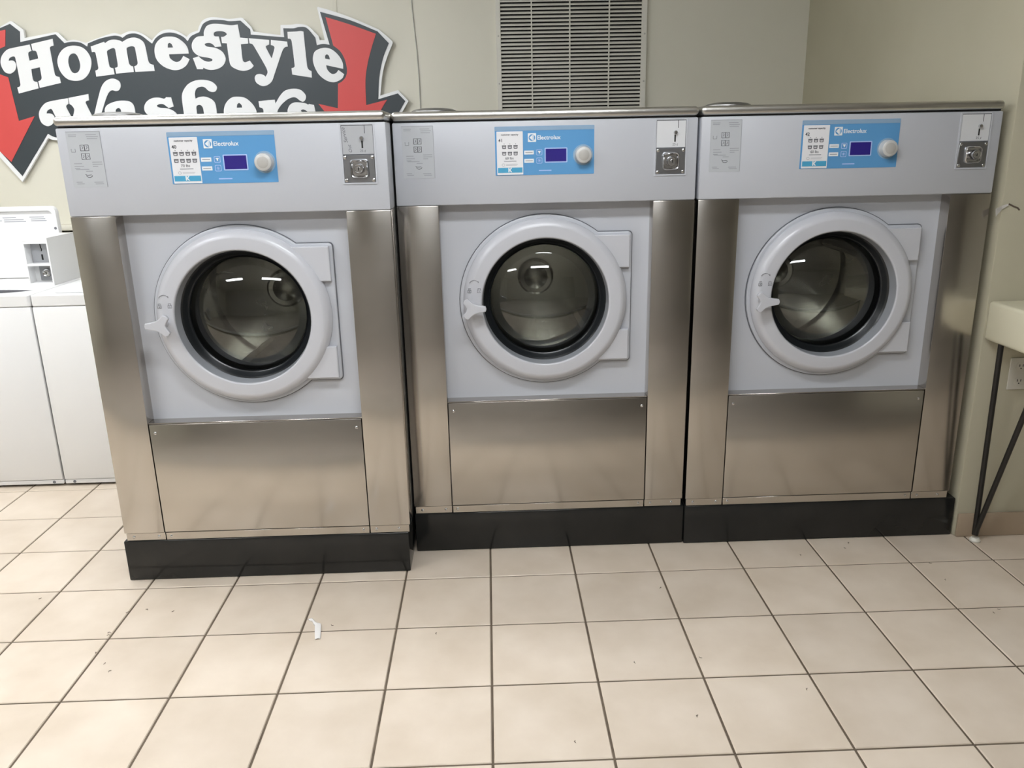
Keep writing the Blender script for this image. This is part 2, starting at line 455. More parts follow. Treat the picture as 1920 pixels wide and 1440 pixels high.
SIGN_LETTERS = [[[(-2357,2047,0),(-2353,2016,0),(-2368,2010,1),(-2373,1998,1),(-2372,1968,0),(-2325,1978,0),(-2325,1994,1),(-2330,2014,1),(-2347,2017,0),(-2348,2050,0),(-2233,2073,0),(-2233,2040,0),(-2250,2035,1),(-2255,2026,1),(-2252,1899,1),(-2245,1889,1),(-2230,1885,0),(-2228,1855,0),(-2343,1832,0),(-2345,1865,0),(-2330,1872,1),(-2324,1885,1),(-2324,1935,0),(-2371,1926,0),(-2372,1883,1),(-2368,1867,1),(-2351,1862,0),(-2350,1830,0),(-2458,1806,0),(-2461,1836,0),(-2446,1842,1),(-2441,1855,1),(-2443,1980,1),(-2446,1989,1),(-2458,1990,1),(-2474,1982,1),(-2481,1970,0),(-2458,1970,1),(-2447,1957,1),(-2447,1940,1),(-2457,1921,1),(-2477,1908,1),(-2492,1906,1),(-2511,1915,1),(-2523,1942,1),(-2523,1968,1),(-2509,1997,1),(-2479,2023,1),(-2447,2032,1)]],[[(-2130,2038,1),(-2083,2026,1),(-2055,1989,1),(-2052,1947,1),(-2073,1901,1),(-2109,1871,1),(-2153,1864,1),(-2193,1876,1),(-2221,1913,1),(-2228,1960,1),(-2211,1999,1),(-2177,2028,1)],[(-2138,2000,1),(-2121,1991,1),(-2112,1961,1),(-2113,1934,1),(-2125,1911,1),(-2144,1902,1),(-2161,1909,1),(-2170,1935,1),(-2170,1965,1),(-2159,1990,1)]],[[(-2042,2032,0),(-1969,2054,0),(-1965,2047,0),(-1942,2060,1),(-1917,2064,1),(-1890,2060,1),(-1874,2052,0),(-1840,2068,1),(-1805,2072,1),(-1775,2060,1),(-1759,2037,1),(-1752,1958,1),(-1745,1943,1),(-1727,1936,0),(-1726,1906,0),(-1828,1903,0),(-1830,1930,0),(-1814,1938,1),(-1809,1952,1),(-1812,2015,1),(-1815,2026,1),(-1830,2030,1),(-1852,2024,1),(-1857,2016,1),(-1855,1947,1),(-1848,1935,1),(-1836,1931,0),(-1836,1903,0),(-1930,1896,0),(-1932,1925,0),(-1919,1929,1),(-1915,1941,1),(-1916,2007,1),(-1919,2020,1),(-1931,2022,1),(-1957,2011,1),(-1962,2001,1),(-1960,1935,1),(-1955,1927,1),(-1941,1923,0),(-1939,1893,0),(-2037,1883,0),(-2037,1913,0),(-2024,1918,1),(-2019,1929,1),(-2022,1999,1),(-2028,2005,1),(-2040,2004,0)]],[[(-1625,2074,1),(-1586,2067,1),(-1551,2040,1),(-1537,2014,1),(-1535,1989,0),(-1639,1987,0),(-1635,1966,1),(-1609,1949,1),(-1584,1955,1),(-1565,1978,0),(-1534,1961,0),(-1555,1931,1),(-1589,1912,1),(-1629,1909,1),(-1675,1927,1),(-1706,1960,1),(-1713,2000,1),(-1701,2039,1),(-1666,2068,1)],[(-1638,2038,0),(-1629,2043,1),(-1618,2036,1),(-1613,2020,0),(-1641,2020,0)]],[[(-1261,2127,0),(-1256,2063,0),(-1216,2059,0),(-1217,2033,0),(-1256,2030,0),(-1255,1953,1),(-1244,1941,1),(-1218,1949,0),(-1200,1922,0),(-1219,1907,1),(-1256,1898,1),(-1293,1907,1),(-1321,1927,1),(-1327,1967,1),(-1329,2036,0),(-1354,2037,0),(-1355,2068,0),(-1341,2069,1),(-1324,2080,1),(-1335,2092,1),(-1359,2096,1),(-1384,2093,1),(-1392,2082,1),(-1388,2072,1),(-1367,2070,0),(-1359,2021,0),(-1393,2019,0),(-1402,2031,1),(-1418,2039,1),(-1439,2038,1),(-1446,2032,1),(-1435,2022,1),(-1390,2014,1),(-1357,1994,1),(-1344,1961,1),(-1358,1931,1),(-1388,1912,1),(-1424,1906,1),(-1452,1910,1),(-1467,1918,0),(-1471,1910,0),(-1501,1911,0),(-1516,1966,0),(-1484,1975,0),(-1477,1966,1),(-1459,1953,1),(-1437,1947,1),(-1417,1951,1),(-1416,1960,1),(-1438,1967,1),(-1482,1976,1),(-1508,1997,1),(-1515,2023,1),(-1506,2049,1),(-1481,2070,1),(-1445,2074,0),(-1441,2097,1),(-1422,2123,1),(-1389,2132,1),(-1348,2130,1),(-1296,2124,1)]],[[(-1211,2059,0),(-1105,2049,0),(-1107,2026,0),(-1124,2020,1),(-1125,2010,1),(-1101,1957,0),(-1081,2009,1),(-1085,2019,1),(-1099,2024,0),(-1096,2049,0),(-1011,2039,0),(-1010,2015,0),(-1028,2010,1),(-1042,1992,1),(-1095,1877,1),(-1112,1843,1),(-1139,1824,1),(-1168,1821,1),(-1195,1838,1),(-1201,1862,1),(-1190,1878,1),(-1169,1881,1),(-1150,1874,1),(-1144,1866,0),(-1133,1881,1),(-1130,1894,1),(-1137,1917,1),(-1189,2021,1),(-1198,2031,1),(-1210,2034,0)]],[[(-1005,2087,0),(-957,2088,1),(-936,2090,1),(-921,2087,0),(-917,1917,1),(-911,1900,1),(-896,1890,0),(-897,1858,0),(-1000,1875,0),(-1001,1907,0),(-986,1912,1),(-983,1925,1),(-987,2037,1),(-992,2051,1),(-1006,2054,0)]],[[(-824,2005,1),(-782,1998,1),(-746,1967,1),(-727,1930,1),(-726,1899,0),(-816,1919,0),(-810,1895,1),(-789,1875,1),(-767,1878,1),(-752,1894,0),(-723,1872,0),(-737,1850,1),(-778,1833,1),(-820,1842,1),(-857,1872,1),(-878,1913,1),(-883,1953,1),(-868,1989,1)],[(-817,1967,0),(-807,1973,1),(-797,1965,1),(-793,1947,0),(-818,1952,0)]],[[(-2204,1778,0),(-2206,1750,0),(-2220,1740,1),(-2220,1728,1),(-2199,1672,0),(-2181,1718,1),(-2190,1740,1),(-2201,1748,0),(-2201,1779,0),(-2093,1797,0),(-2095,1765,0),(-2112,1760,1),(-2114,1749,1),(-2087,1673,0),(-2043,1779,1),(-2017,1833,1),(-1988,1862,1),(-1951,1872,1),(-1921,1858,1),(-1916,1834,1),(-1928,1814,1),(-1945,1809,1),(-1967,1813,1),(-1987,1799,1),(-2011,1758,1),(-2044,1688,1),(-2089,1599,0),(-2119,1600,0),(-2152,1635,0),(-2183,1601,0),(-2212,1602,0),(-2278,1670,1),(-2292,1703,1),(-2298,1721,1),(-2307,1725,1),(-2323,1717,1),(-2331,1703,0),(-2305,1700,1),(-2292,1682,1),(-2302,1655,1),(-2323,1640,1),(-2344,1639,1),(-2366,1656,1),(-2373,1690,1),(-2363,1721,1),(-2331,1753,1),(-2293,1765,1)]],[[(-1926,1760,1),(-1884,1756,1),(-1864,1739,1),(-1859,1708,1),(-1864,1629,1),(-1853,1607,0),(-1858,1595,0),(-1908,1596,0),(-1921,1606,0),(-1966,1593,1),(-2018,1603,1),(-2029,1626,1),(-2007,1649,1),(-1963,1659,1),(-1939,1662,0),(-1934,1699,1),(-1935,1716,1),(-1946,1723,1),(-1961,1713,1),(-1965,1690,1),(-1988,1681,1),(-2015,1690,1),(-2020,1714,1),(-2004,1738,1),(-1966,1754,1)],[(-1970,1635,1),(-1944,1641,0),(-1948,1617,1),(-1973,1618,1)]],[[(-1726,1772,1),(-1698,1766,1),(-1689,1768,0),(-1685,1773,0),(-1658,1772,0),(-1650,1725,0),(-1678,1718,0),(-1689,1727,1),(-1705,1738,1),(-1727,1738,1),(-1739,1730,1),(-1726,1721,1),(-1680,1715,1),(-1644,1694,1),(-1634,1663,1),(-1646,1625,1),(-1685,1602,1),(-1728,1604,1),(-1751,1617,0),(-1756,1606,0),(-1785,1607,0),(-1795,1659,0),(-1764,1665,0),(-1744,1641,1),(-1713,1633,1),(-1697,1643,1),(-1706,1655,1),(-1775,1674,1),(-1804,1697,1),(-1808,1724,1),(-1792,1751,1),(-1761,1769,1)]],[[(-1473,1857,1),(-1432,1847,1),(-1408,1822,1),(-1416,1800,1),(-1435,1795,1),(-1455,1802,1),(-1471,1818,1),(-1491,1823,1),(-1516,1814,1),(-1528,1790,1),(-1529,1763,0),(-1505,1771,1),(-1476,1772,1),(-1443,1758,1),(-1426,1734,1),(-1424,1676,1),(-1429,1610,0),(-1411,1603,0),(-1412,1586,0),(-1507,1588,0),(-1503,1605,0),(-1493,1612,0),(-1494,1708,1),(-1500,1725,1),(-1514,1731,1),(-1529,1722,1),(-1530,1678,1),(-1533,1612,0),(-1523,1605,0),(-1523,1588,0),(-1626,1590,0),(-1625,1607,0),(-1608,1614,0),(-1601,1679,1),(-1601,1761,1),(-1592,1798,1),(-1561,1835,1),(-1519,1854,1)]],[[(-1306,1769,1),(-1264,1762,1),(-1231,1734,1),(-1213,1703,1),(-1210,1679,0),(-1313,1674,0),(-1305,1649,1),(-1278,1635,1),(-1256,1642,1),(-1239,1662,0),(-1205,1644,0),(-1230,1613,1),(-1268,1595,1),(-1311,1594,1),(-1356,1612,1),(-1384,1651,1),(-1385,1699,1),(-1370,1736,1),(-1339,1763,1)],[(-1310,1730,0),(-1299,1737,1),(-1287,1726,1),(-1285,1713,0),(-1314,1713,0)]],[[(-1194,1743,0),(-1147,1748,1),(-1106,1750,0),(-1104,1730,0),(-1077,1768,1),(-1046,1795,1),(-1002,1804,1),(-963,1797,1),(-939,1771,1),(-941,1749,1),(-955,1737,1),(-972,1743,1),(-989,1757,1),(-1010,1760,1),(-1043,1747,1),(-1079,1717,1),(-1100,1683,1),(-1106,1604,0),(-1091,1597,0),(-1092,1580,0),(-1194,1582,0),(-1192,1599,0),(-1177,1606,0),(-1173,1685,1),(-1175,1705,1),(-1192,1713,0)]],[[(-980,1734,1),(-945,1729,1),(-929,1721,0),(-924,1725,0),(-898,1719,0),(-892,1673,0),(-923,1670,0),(-938,1687,1),(-958,1697,1),(-971,1691,1),(-960,1681,1),(-922,1666,1),(-887,1645,1),(-879,1617,1),(-892,1590,1),(-930,1569,1),(-973,1574,1),(-994,1585,0),(-999,1574,0),(-1027,1578,0),(-1037,1627,0),(-1004,1630,0),(-985,1605,1),(-953,1598,1),(-938,1608,1),(-951,1622,1),(-1010,1644,1),(-1037,1665,1),(-1043,1693,1),(-1028,1721,1),(-1005,1733,1)]]]
SPECKS = [(-1.154, -0.148), (-1.075, -0.16), (-1.228, -0.153), (-1.22, -0.269), (-1.228, -0.284), (-1.227, -0.392), (-1.135, -0.481), (-1.58, -0.047), (-1.168, -0.441), (-0.515, -0.274), (-0.172, -0.34), (0.591, -0.115), (0.425, -0.523), (0.553, -0.766), (0.617, -0.511), (0.885, -0.681), (1.338, 0.12), (1.366, 0.153), (1.15, 0.079), (1.621, -0.335), (1.651, -0.321), (1.584, -0.124), (1.58, -0.01), (0.22, -0.849)]

# ------------------------------------------------------------------ the room
T = 0.305
floor = tag(link('floor', box_me('floor', -4.5, 4.5, -5.0, YB + 0.3, -0.08, -0.003), M['grout']), 'beige ceramic tile floor with dark brown grout lines', kind='structure')
G = 0.0032
def tile_bm(bm, x0, x1, y0, y1):
    b = 0.0022
    lo = [bm.verts.new(p) for p in ((x0, y0, -0.006), (x1, y0, -0.006), (x1, y1, -0.006), (x0, y1, -0.006))]
    mi = [bm.verts.new(p) for p in ((x0, y0, -b), (x1, y0, -b), (x1, y1, -b), (x0, y1, -b))]
    hi = [bm.verts.new(p) for p in ((x0 + b, y0 + b, 0), (x1 - b, y0 + b, 0), (x1 - b, y1 - b, 0), (x0 + b, y1 - b, 0))]
    for A, B in ((lo, mi), (mi, hi)):
        for i in range(4):
            j = (i + 1) % 4
            bm.faces.new((A[i], A[j], B[j], B[i]))
    bm.faces.new(hi)
bm = bmesh.new()
tile_bm(bm, G, T - G, G, T - G)
tile_mesh = mesh_bm('tile', bm)
rest = bmesh.new()
for j in range(-4, 7):
    for i in range(-15, 15):
        vis = (-4 <= j <= 0 and -11 <= i <= 9) or (1 <= j <= 3 and -14 <= i <= -5)
        if i * T >= XR - 0.2 and j >= 1:
            continue
        if vis:
            link('tile', tile_mesh, M['tile'], floor, (i * T, j * T, 0))
        else:
            tile_bm(rest, i * T + G, (i + 1) * T - G, j * T + G, (j + 1) * T - G)
tag(link('tile_field', mesh_bm('tile_field', rest), M['tile'], floor), None, kind='stuff')

tag(link('wall_back', box_me('wall_back', -4.5, XR + 0.1, YB, YB + 0.15, 0, CEIL), M['wall']), 'cream painted back wall', kind='structure')
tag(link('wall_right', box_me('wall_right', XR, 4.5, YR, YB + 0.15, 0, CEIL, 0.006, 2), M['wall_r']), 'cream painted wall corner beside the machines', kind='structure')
tag(link('wall_left', box_me('wall_left', -4.65, -4.5, -5.0, YB + 0.15, 0, CEIL), M['wall']), 'cream painted left wall', kind='structure')
tag(link('wall_far_right', box_me('wall_far_right', 4.5, 4.65, -5.0, YR + 0.2, 0, CEIL), M['wall']), 'cream painted far right wall', kind='structure')
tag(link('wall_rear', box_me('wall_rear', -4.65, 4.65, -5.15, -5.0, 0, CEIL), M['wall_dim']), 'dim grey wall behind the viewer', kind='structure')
tag(link('ceiling', box_me('ceiling', -4.65, 4.65, -5.15, YB + 0.15, CEIL, CEIL + 0.1), M['ceiling']), 'white ceiling', kind='structure')
tag(link('baseboard_right', box_me('baseboard_right', XR + 0.004, 4.5, YR - 0.012, YR, 0.0, 0.096, 0.004, 2), M['base_tile']), 'brown cove base along the right wall', kind='structure')
# ledge on the wall behind the top loaders, with a projecting lip
bm = bmesh.new()
bx(bm, -4.5, -1.0, YB - 0.085, YB, 0.0, 1.075)
bx(bm, -4.5, -1.0, YB - 0.105, YB, 1.085, 1.115, 0.008, 2)
tag(link('trim_1', mesh_bm('trim_1', bm, True), M['wall']), 'cream wall ledge behind the white top loaders', kind='structure')
tag(link('trim_2', box_me('trim_2', -0.762, -0.741, YB - 0.004, YB, 1.3, CEIL, 0.0015, 1), M['wall']), 'vertical panel seam strip on the back wall', kind='structure')

tag(link('floor_platform', box_me('floor_platform', -4.5, 4.5, -5.0, -1.36, -0.002, 0.11, 0.004, 2), M['step']), 'brown raised floor behind the viewer', kind='structure')
tag(link('trim_3', box_me('trim_3', -4.5, 4.5, -1.3595, -1.352, 0.0005, 0.108, 0.002, 1), M['riser']), 'white riser of the raised floor', kind='structure')

# ------------------------------------------------------------------ ceiling lights
for k, (lx, ly) in enumerate(LIGHTS):
    t = root('ceiling_light', (lx, ly, CEIL), LIGHT_LABELS[k], 'ceiling light', 'fluorescent fixtures on the ceiling')
    link('housing', cached('lh', lambda: box_me('housing', -0.62, 0.62, -0.15, 0.15, -0.045, 0.0, 0.006, 2)), M['housing'], t)
    link('diffuser', cached('ld', lambda: box_me('diffuser', -0.60, 0.60, -0.11, 0.11, -0.075, -0.0455, 0.012, 3)), M['lamp'], t)

# ------------------------------------------------------------------ front load washers
W = 1.013
DEP = 0.86
CX, CZ = 0.502, 0.950     # door centre

def ring_prof():
    return [(0.2222, 0.060), (0.2236, 0.0160), (0.2242, 0.0125), (0.2252, 0.0106), (0.2266, 0.0094), (0.2282, 0.0088), (0.230, 0.0086), (0.232, 0.0085), (0.262, 0.0085), (0.265, 0.0089), (0.270, 0.0105), (0.276, 0.0140), (0.281, 0.0185), (0.285, 0.0240), (0.288, 0.0295), (0.2895, 0.0340), (0.2900, 0.0370), (0.2900, 0.0400), (0.2900, 0.0500), (0.2222, 0.060)]

def handle_me():
    # three-armed star, long arm towards +x
    pts = []
    arms = [(0, 0.046, 0.0095), (128, 0.038, 0.0105), (232, 0.038, 0.0105)]
    for k, (a, ln, w) in enumerate(arms):
        t = math.radians(a)
        d = (math.cos(t), math.sin(t))
        n = (-d[1], d[0])
        pts.append((d[0] * ln - n[0] * w, d[1] * ln - n[1] * w, 0))
        pts.append((d[0] * (ln + 0.003), d[1] * (ln + 0.003), 1))
        pts.append((d[0] * ln + n[0] * w, d[1] * ln + n[1] * w, 0))
        a2 = math.radians((a + (arms[(k + 1) % 3][0] + (360 if k == 2 else 0))) / 2)
        pts.append((math.cos(a2) * 0.0195, math.sin(a2) * 0.0195, 1))
    me = plate_me('handle', [spline_pts(pts, 5)], 0.015, -0.038, 0.003)
    return me

def make_washer(x0, y0, num, lbs, icons, flip, plinth, label, coin_white, note):
    t = root('front_load_washer', (x0, y0, 0), label, 'washer', 'stainless front load washers')
    P = lambda name, key, fn, mt, par=None: link(name, cached(key, fn), mt, par or t)
    # plinth, strip, cabinet
    link('plinth', box_me('plinth', plinth[0], plinth[1], 0.0, DEP - 0.05, 0.0005, 0.155, 0.004, 2), M['black'], t)
    def cab():
        bm = bmesh.new()
        bx(bm, 0.004, 0.012, 0.06, DEP, 0.1555, 1.562)
        bx(bm, W - 0.012, W - 0.004, 0.06, DEP, 0.1555, 1.562)
        bx(bm, 0.004, W - 0.004, DEP - 0.01, DEP, 0.1555, 1.562)
        bx(bm, 0.004, W - 0.004, 0.06, DEP, 0.1555, 0.19)
        bx(bm, 0.012, W - 0.012, 0.03, 0.10, 0.19, 0.586)
        return mesh_bm('cabinet', bm)
    P('cabinet', 'cab', cab, M['steel_dark'])
    P('kick_strip', 'kicka', lambda: box_me('kick_strip', 0.004, 0.1415, 0.005, 0.06, 0.156, 0.184, 0.001, 1), M['steel'])
    P('kick_strip', 'kickb', lambda: box_me('kick_strip', 0.8695, W - 0.004, 0.005, 0.06, 0.156, 0.184, 0.001, 1), M['steel'])
    st = P('kick_strip', 'kickc', lambda: box_me('kick_strip', 0.1445, 0.8665, 0.004, 0.06, 0.156, 0.184, 0.001, 1), M['steel'])
    def screw():
        return lathe_me('screw', [(0.0, -0.003), (0.003, -0.0028), (0.0052, -0.0012), (0.0056, 0.0005)], n=12)
    for sx in (0.03, 0.118, 0.162, 0.846, 0.892, 0.972):
        link('screw', cached('screw', screw), M['chrome'], st, (sx, 0.005, 0.170))
    # stainless posts
    def post(a, b, inner_left):
        bm = bmesh.new()
        bx(bm, a, b, 0.0, 0.075, 0.186, 1.2918, 0.0022, 2)
        return mesh_bm('corner_post', bm, True)
    P('corner_post', 'postl', lambda: post(0.0, 0.141, False), M['steel'])
    P('corner_post', 'postr', lambda: post(0.870, W, True), M['steel'])
    lp = P('lower_panel', 'lowp', lambda: box_me('lower_panel', 0.1435, 0.8675, 0.0005, 0.03, 0.187, 0.590, 0.003, 2), M['steel'])
    for sx, sz in ((0.162, 0.560), (0.850, 0.560)):
        link('screw', cached('screw', screw), M['chrome'], lp, (sx, 0.0005, sz))
    # recessed grey front with the door opening
    P('door_panel', 'dpan', lambda: plate_me('door_panel', [[(0.1405, 0.585), (0.8705, 0.585), (0.8705, 1.30), (0.1405, 1.30)], circle(CX, CZ, 0.222, 72)], 0.006, 0.056), M['grey'])
    P('panel_lip', 'dlip', lambda: box_me('panel_lip', 0.1415, 0.8695, 0.006, 0.056, 0.5905, 0.5945, 0.001, 1), M['steel'])
    def hplate(off=0.0, thick=0.013, yfr=0.0435, bev=0.004):
        r0 = 0.302 + off
        a0 = math.asin((1.187 + off - CZ) / r0)
        a1 = 2 * math.pi - math.asin((CZ - 0.722 + off) / r0)
        out = [(CX + r0 * math.cos(a0 + (a1 - a0) * i / 60), CZ + r0 * math.sin(a0 + (a1 - a0) * i / 60)) for i in range(61)]
        rr = 0.014
        for i in range(6):
            tt = math.radians(-90 + 18 * i)
            out.append((0.808 + off - rr + rr * math.cos(tt), 0.722 - off + rr + rr * math.sin(tt)))
        for i in range(6):
            tt = math.radians(18 * i)
            out.append((0.808 + off - rr + rr * math.cos(tt), 1.187 + off - rr + rr * math.sin(tt)))
        return plate_me('hinge_plate', [out, circle(CX, CZ, 0.232, 72)], thick, yfr, bev)
    P('plate_edge_shade', 'hshade', lambda: hplate(0.0028, 0.006, 0.0515, 0.0), M['seam'])  # dark rim stands in for the shadow along the embossed plate's edge
    P('hinge_plate', 'hpl', hplate, M['grey'])
    # door
    rg = P('door_ring', 'ring', lambda: lathe_me('door_ring', ring_prof(), (CX, 0, CZ), n=96), M['ring'])
    P('inner_bezel', 'bez', lambda: lathe_me('inner_bezel', [(0.2238, 0.0125), (0.2228, 0.0135), (0.2190, 0.0600), (0.2190, 0.0640), (0.226, 0.0640)], (CX, 0, CZ), n=96), M['bezel'], rg)
    for nm, z0, z1 in (('a', 1.064, 1.178), ('b', 0.732, 0.842)):
        def cover():
            aa, bb = math.asin((z0 - CZ) / 0.277), math.asin((z1 - CZ) / 0.277)
            arc = [(CX + 0.277 * math.cos(aa + (bb - aa) * i / 14), CZ + 0.277 * math.sin(aa + (bb - aa) * i / 14)) for i in range(15)]
            return plate_me('hinge_cover', [[(0.799, z0)] + [(0.799, z1)] + arc[::-1]], 0.022, 0.026, 0.003)
        P('hinge_cover', 'hc' + nm, cover, M['ring'], rg)
    P('gasket', 'gask', lambda: lathe_me('gasket', [(0.2195, 0.055), (0.212, 0.062), (0.206, 0.078), (0.200, 0.082), (0.196, 0.079), (0.193, 0.088), (0.193, 0.16), (0.205, 0.16)], (CX, 0, CZ), n=96), M['rubber'])
    rho, rr = 0.375, 0.198
    def glass():
        prof = []
        amax = math.asin(rr / rho)
        for i in range(15):
            a = amax * i / 14
            prof.append((rho * math.sin(a), 0.024 + rho * (1 - math.cos(a))))
        return lathe_me('door_glass', prof, (CX, 0, CZ), n=72)
    P('door_glass', 'glass', glass, M['glass'])
    def drum():
        bm = bmesh.new()
        lathe(bm, [(0.200, 0.165), (0.285, 0.165), (0.292, 0.185), (0.292, 0.60), (0.280, 0.615), (0.075, 0.622)], (CX, 0, CZ), n=72)
        return mesh_bm('drum', bm, True)
    dr = P('drum', 'drum', drum, M['drum'])
    P('drum_hub', 'hub', lambda: lathe_me('drum_hub', [(0.076, 0.622), (0.074, 0.600), (0.066, 0.596), (0.05, 0.600), (0.03, 0.590), (0.0, 0.588)], (CX, 0, CZ), n=40), M['drum'], dr)
    rot0 = {'40': 0.35, '41': 1.25, '42': 0.0}[num]
    def lifter():
        bm = bmesh.new()
        tri = [(-0.055, 0.292), (-0.03, 0.235), (-0.012, 0.215), (0.012, 0.215), (0.03, 0.235), (0.055, 0.292)]
        A = [bm.verts.new((p[0], 0.20, -p[1])) for p in tri]
        B = [bm.verts.new((p[0] * 0.8, 0.59, -p[1])) for p in tri]
        for i in range(5):
            bm.faces.new((A[i], A[i + 1], B[i + 1], B[i]))
        bm.faces.new(A)
        bm.faces.new(B)
        bmesh.ops.recalc_face_normals(bm, faces=bm.faces)
        return mesh_bm('lifter', bm)
    for k in range(3):
        link('lifter', cached('lift', lifter), M['drum'], dr, (CX, 0, CZ), (0, rot0 + k * 2 * math.pi / 3, 0))
    # handle and lock marks
    hx, hz = 0.244, 0.940
    hd = P('door_handle', 'hstem', lambda: lathe_me('door_handle', [(0.0, -0.028), (0.012, -0.028), (0.013, 0.012), (0.0, 0.012)], (0, 0, 0), n=24), M['ring'], rg)
    hd.location = (hx, 0, hz)
    # star grip belongs to the door handle: placed with the same pivot
    hg = P('handle_grip', 'hstar', handle_me, M['ring'], rg)
    hg.location = (hx, 0, hz)
    hg.rotation_euler = (0, math.pi if flip else 0.0, 0)
    def marks():
        bm = bmesh.new()
        mx, mz, y = 0.252, 1.010, 0.0082
        arc = [(mx + 0.018 * math.cos(math.radians(a)), y + 0.0003, mz + 0.006 + 0.018 * math.sin(math.radians(a))) for a in range(30, 151, 12)]
        tube(bm, arc, 0.0009, 5)
        tube(bm, [arc[0], (arc[0][0] - 0.001, y, arc[0][2] + 0.006)], 0.0009, 5)
        for dx in (-0.017, 0.017):
            cx, cz = mx + dx, mz - 0.013
            tube(bm, [(cx - 0.006, y, cz - 0.006), (cx + 0.006, y, cz - 0.006), (cx + 0.006, y, cz + 0.003), (cx - 0.006, y, cz + 0.003), (cx - 0.006, y, cz - 0.006)], 0.0008, 5)
            tube(bm, [(cx - 0.004 + (0.003 if dx < 0 else 0), y, cz + 0.003), (cx - 0.004, y, cz + 0.009), (cx + 0.004, y, cz + 0.009), (cx + 0.004, y, cz + (0.007 if dx < 0 else 0.003))], 0.0008, 5)
            tube(bm, [(cx - 0.0015, y, cz - 0.002), (cx + 0.0015, y, cz - 0.002)], 0.0011, 5)
        return mesh_bm('lock_marks', bm)
    P('lock_marks', 'lmk', marks, M['ink_mid'], rg)

    # control fascia
    fa = P('control_fascia', 'fasc', lambda: box_me('control_fascia', 0.0, W, -0.002, 0.12, 1.2925, 1.560, 0.005, 2), M['grey'])
    S = lambda name, key, fn, mt: link(name, cached(key, fn), mt, fa)
    yf = -0.002
    S('blue_overlay', 'ov', lambda: plate_me('blue_overlay', [rrect(0.337, 0.667, 1.386, 1.542, 0.002)], 0.0012, yf - 0.0008), M['blue'])
    S('overlay_strip', 'ovs', lambda: box_me('overlay_strip', 0.338, 0.666, yf - 0.0014, yf, 1.5285, 1.5415), M['bluegrey'])
    S('logo', 'lg', lambda: plate_me('logo', [rrect(0.4465, 0.4735, 1.492, 1.5195, 0.001), circle(0.460, 1.5057, 0.0108, 28)], 0.001, yf - 0.0016), M['white'])
    S('logo', 'lg2', lambda: plate_me('logo', [[(0.4515, 1.5057, 0), (0.4625, 1.5155), (0.4625, 1.4960)], ], 0.001, yf - 0.0016), M['white'])
    S('logo', 'lg3', lambda: plate_me('logo', [[(0.4635, 1.5155), (0.4660, 1.5135), (0.4660, 1.4980), (0.4635, 1.4960)]], 0.001, yf - 0.0016), M['white'])
    S('brand_lettering', 'brl', lambda: text_me('brand_lettering', 'Electrolux', 0.0188, 0.4768, 1.4992, yf - 0.0014, offset=0.0003), M['white'])
    S('display', 'dsp', lambda: plate_me('display', [rrect(0.505, 0.574, 1.428, 1.469, 0.001)], 0.0014, yf - 0.0018), M['screen'])
    S('display_frame', 'dspf', lambda: plate_me('display_frame', [rrect(0.5015, 0.5775, 1.4245, 1.4725, 0.003), rrect(0.505, 0.574, 1.428, 1.469, 0.001)], 0.0016, yf - 0.0020), M['frame_blue'])
    for k, zz in enumerate((1.4585, 1.4320)):
        S('button_label', 'bl%d' % k, lambda: plate_me('button_label', [rrect(0.4335, 0.4655, zz - 0.0062, zz + 0.0062, 0.001)], 0.001, yf - 0.0014), M['white'])
        S('button_text', 'bt%d' % k, lambda: box_me('button_text', 0.4375, 0.4615, yf - 0.0017, yf - 0.0013, zz - 0.0012, zz + 0.0012), M['ink_faint'])
        S('push_button', 'pb%d' % k, lambda: plate_me('push_button', [rrect(0.474, 0.4935, zz - 0.0095, zz + 0.0095, 0.003), rrect(0.4757, 0.4918, zz - 0.0078, zz + 0.0078, 0.002)], 0.001, yf - 0.0016), M['frame_blue'])
    S('button_icon', 'bi0', lambda: plate_me('button_icon', [[(0.4785, 1.463), (0.4890, 1.463), (0.4862, 1.4575), (0.4862, 1.4545), (0.4822, 1.4545), (0.4822, 1.4575)]], 0.001, yf - 0.0016), M['white'])
    def icon2():
        bm = bmesh.new()
        y = yf - 0.001
        for a in range(0, 180, 45):
            c, s = 0.0055 * math.cos(math.radians(a)), 0.0055 * math.sin(math.radians(a))
            tube(bm, [(0.4838 - c, y, 1.4320 - s), (0.4838 + c, y, 1.4320 + s)], 0.0006, 4)
        return mesh_bm('button_icon', bm)
    S('button_icon', 'bi1', icon2, M['frame_blue'])
    S('small_print', 'sp', lambda: box_me('small_print', 0.482, 0.524, yf - 0.0012, yf - 0.0006, 1.398, 1.4015), M['frame_blue'])
    S('knob', 'kn', lambda: lathe_me('knob', [(0.0, -0.027), (0.0225, -0.027), (0.0258, -0.0245), (0.0275, -0.008), (0.0285, -0.002), (0.0285, 0.001)], (0.630, yf, 1.4475), n=40), M['knob'])
    S('knob_cap', 'knc', lambda: lathe_me('knob_cap', [(0.0, -0.0285), (0.0155, -0.0285), (0.018, -0.0272)], (0.630, yf, 1.4475), n=36), M['knob_cap'])
    S('knob_collar', 'knr', lambda: lathe_me('knob_collar', [(0.0285, -0.0012), (0.0335, -0.0012), (0.034, 0.0)], (0.630, yf, 1.4475), n=40), M['bluegrey'])
    # capacity sticker
    sx0, sx1, sz0, sz1 = 0.3425, 0.4295, 1.388, 1.5265
    ys = yf - 0.0022
    S('capacity_sticker', 'stk', lambda: plate_me('capacity_sticker', [rrect(sx0, sx1, sz0, sz1, 0.0015)], 0.0012, ys), M['sticker'])
    S('sticker_band', 'stb', lambda: box_me('sticker_band', sx0 + 0.0025, sx1 - 0.0025, ys - 0.0005, ys + 0.0005, 1.3945, 1.411), M['cyan'])
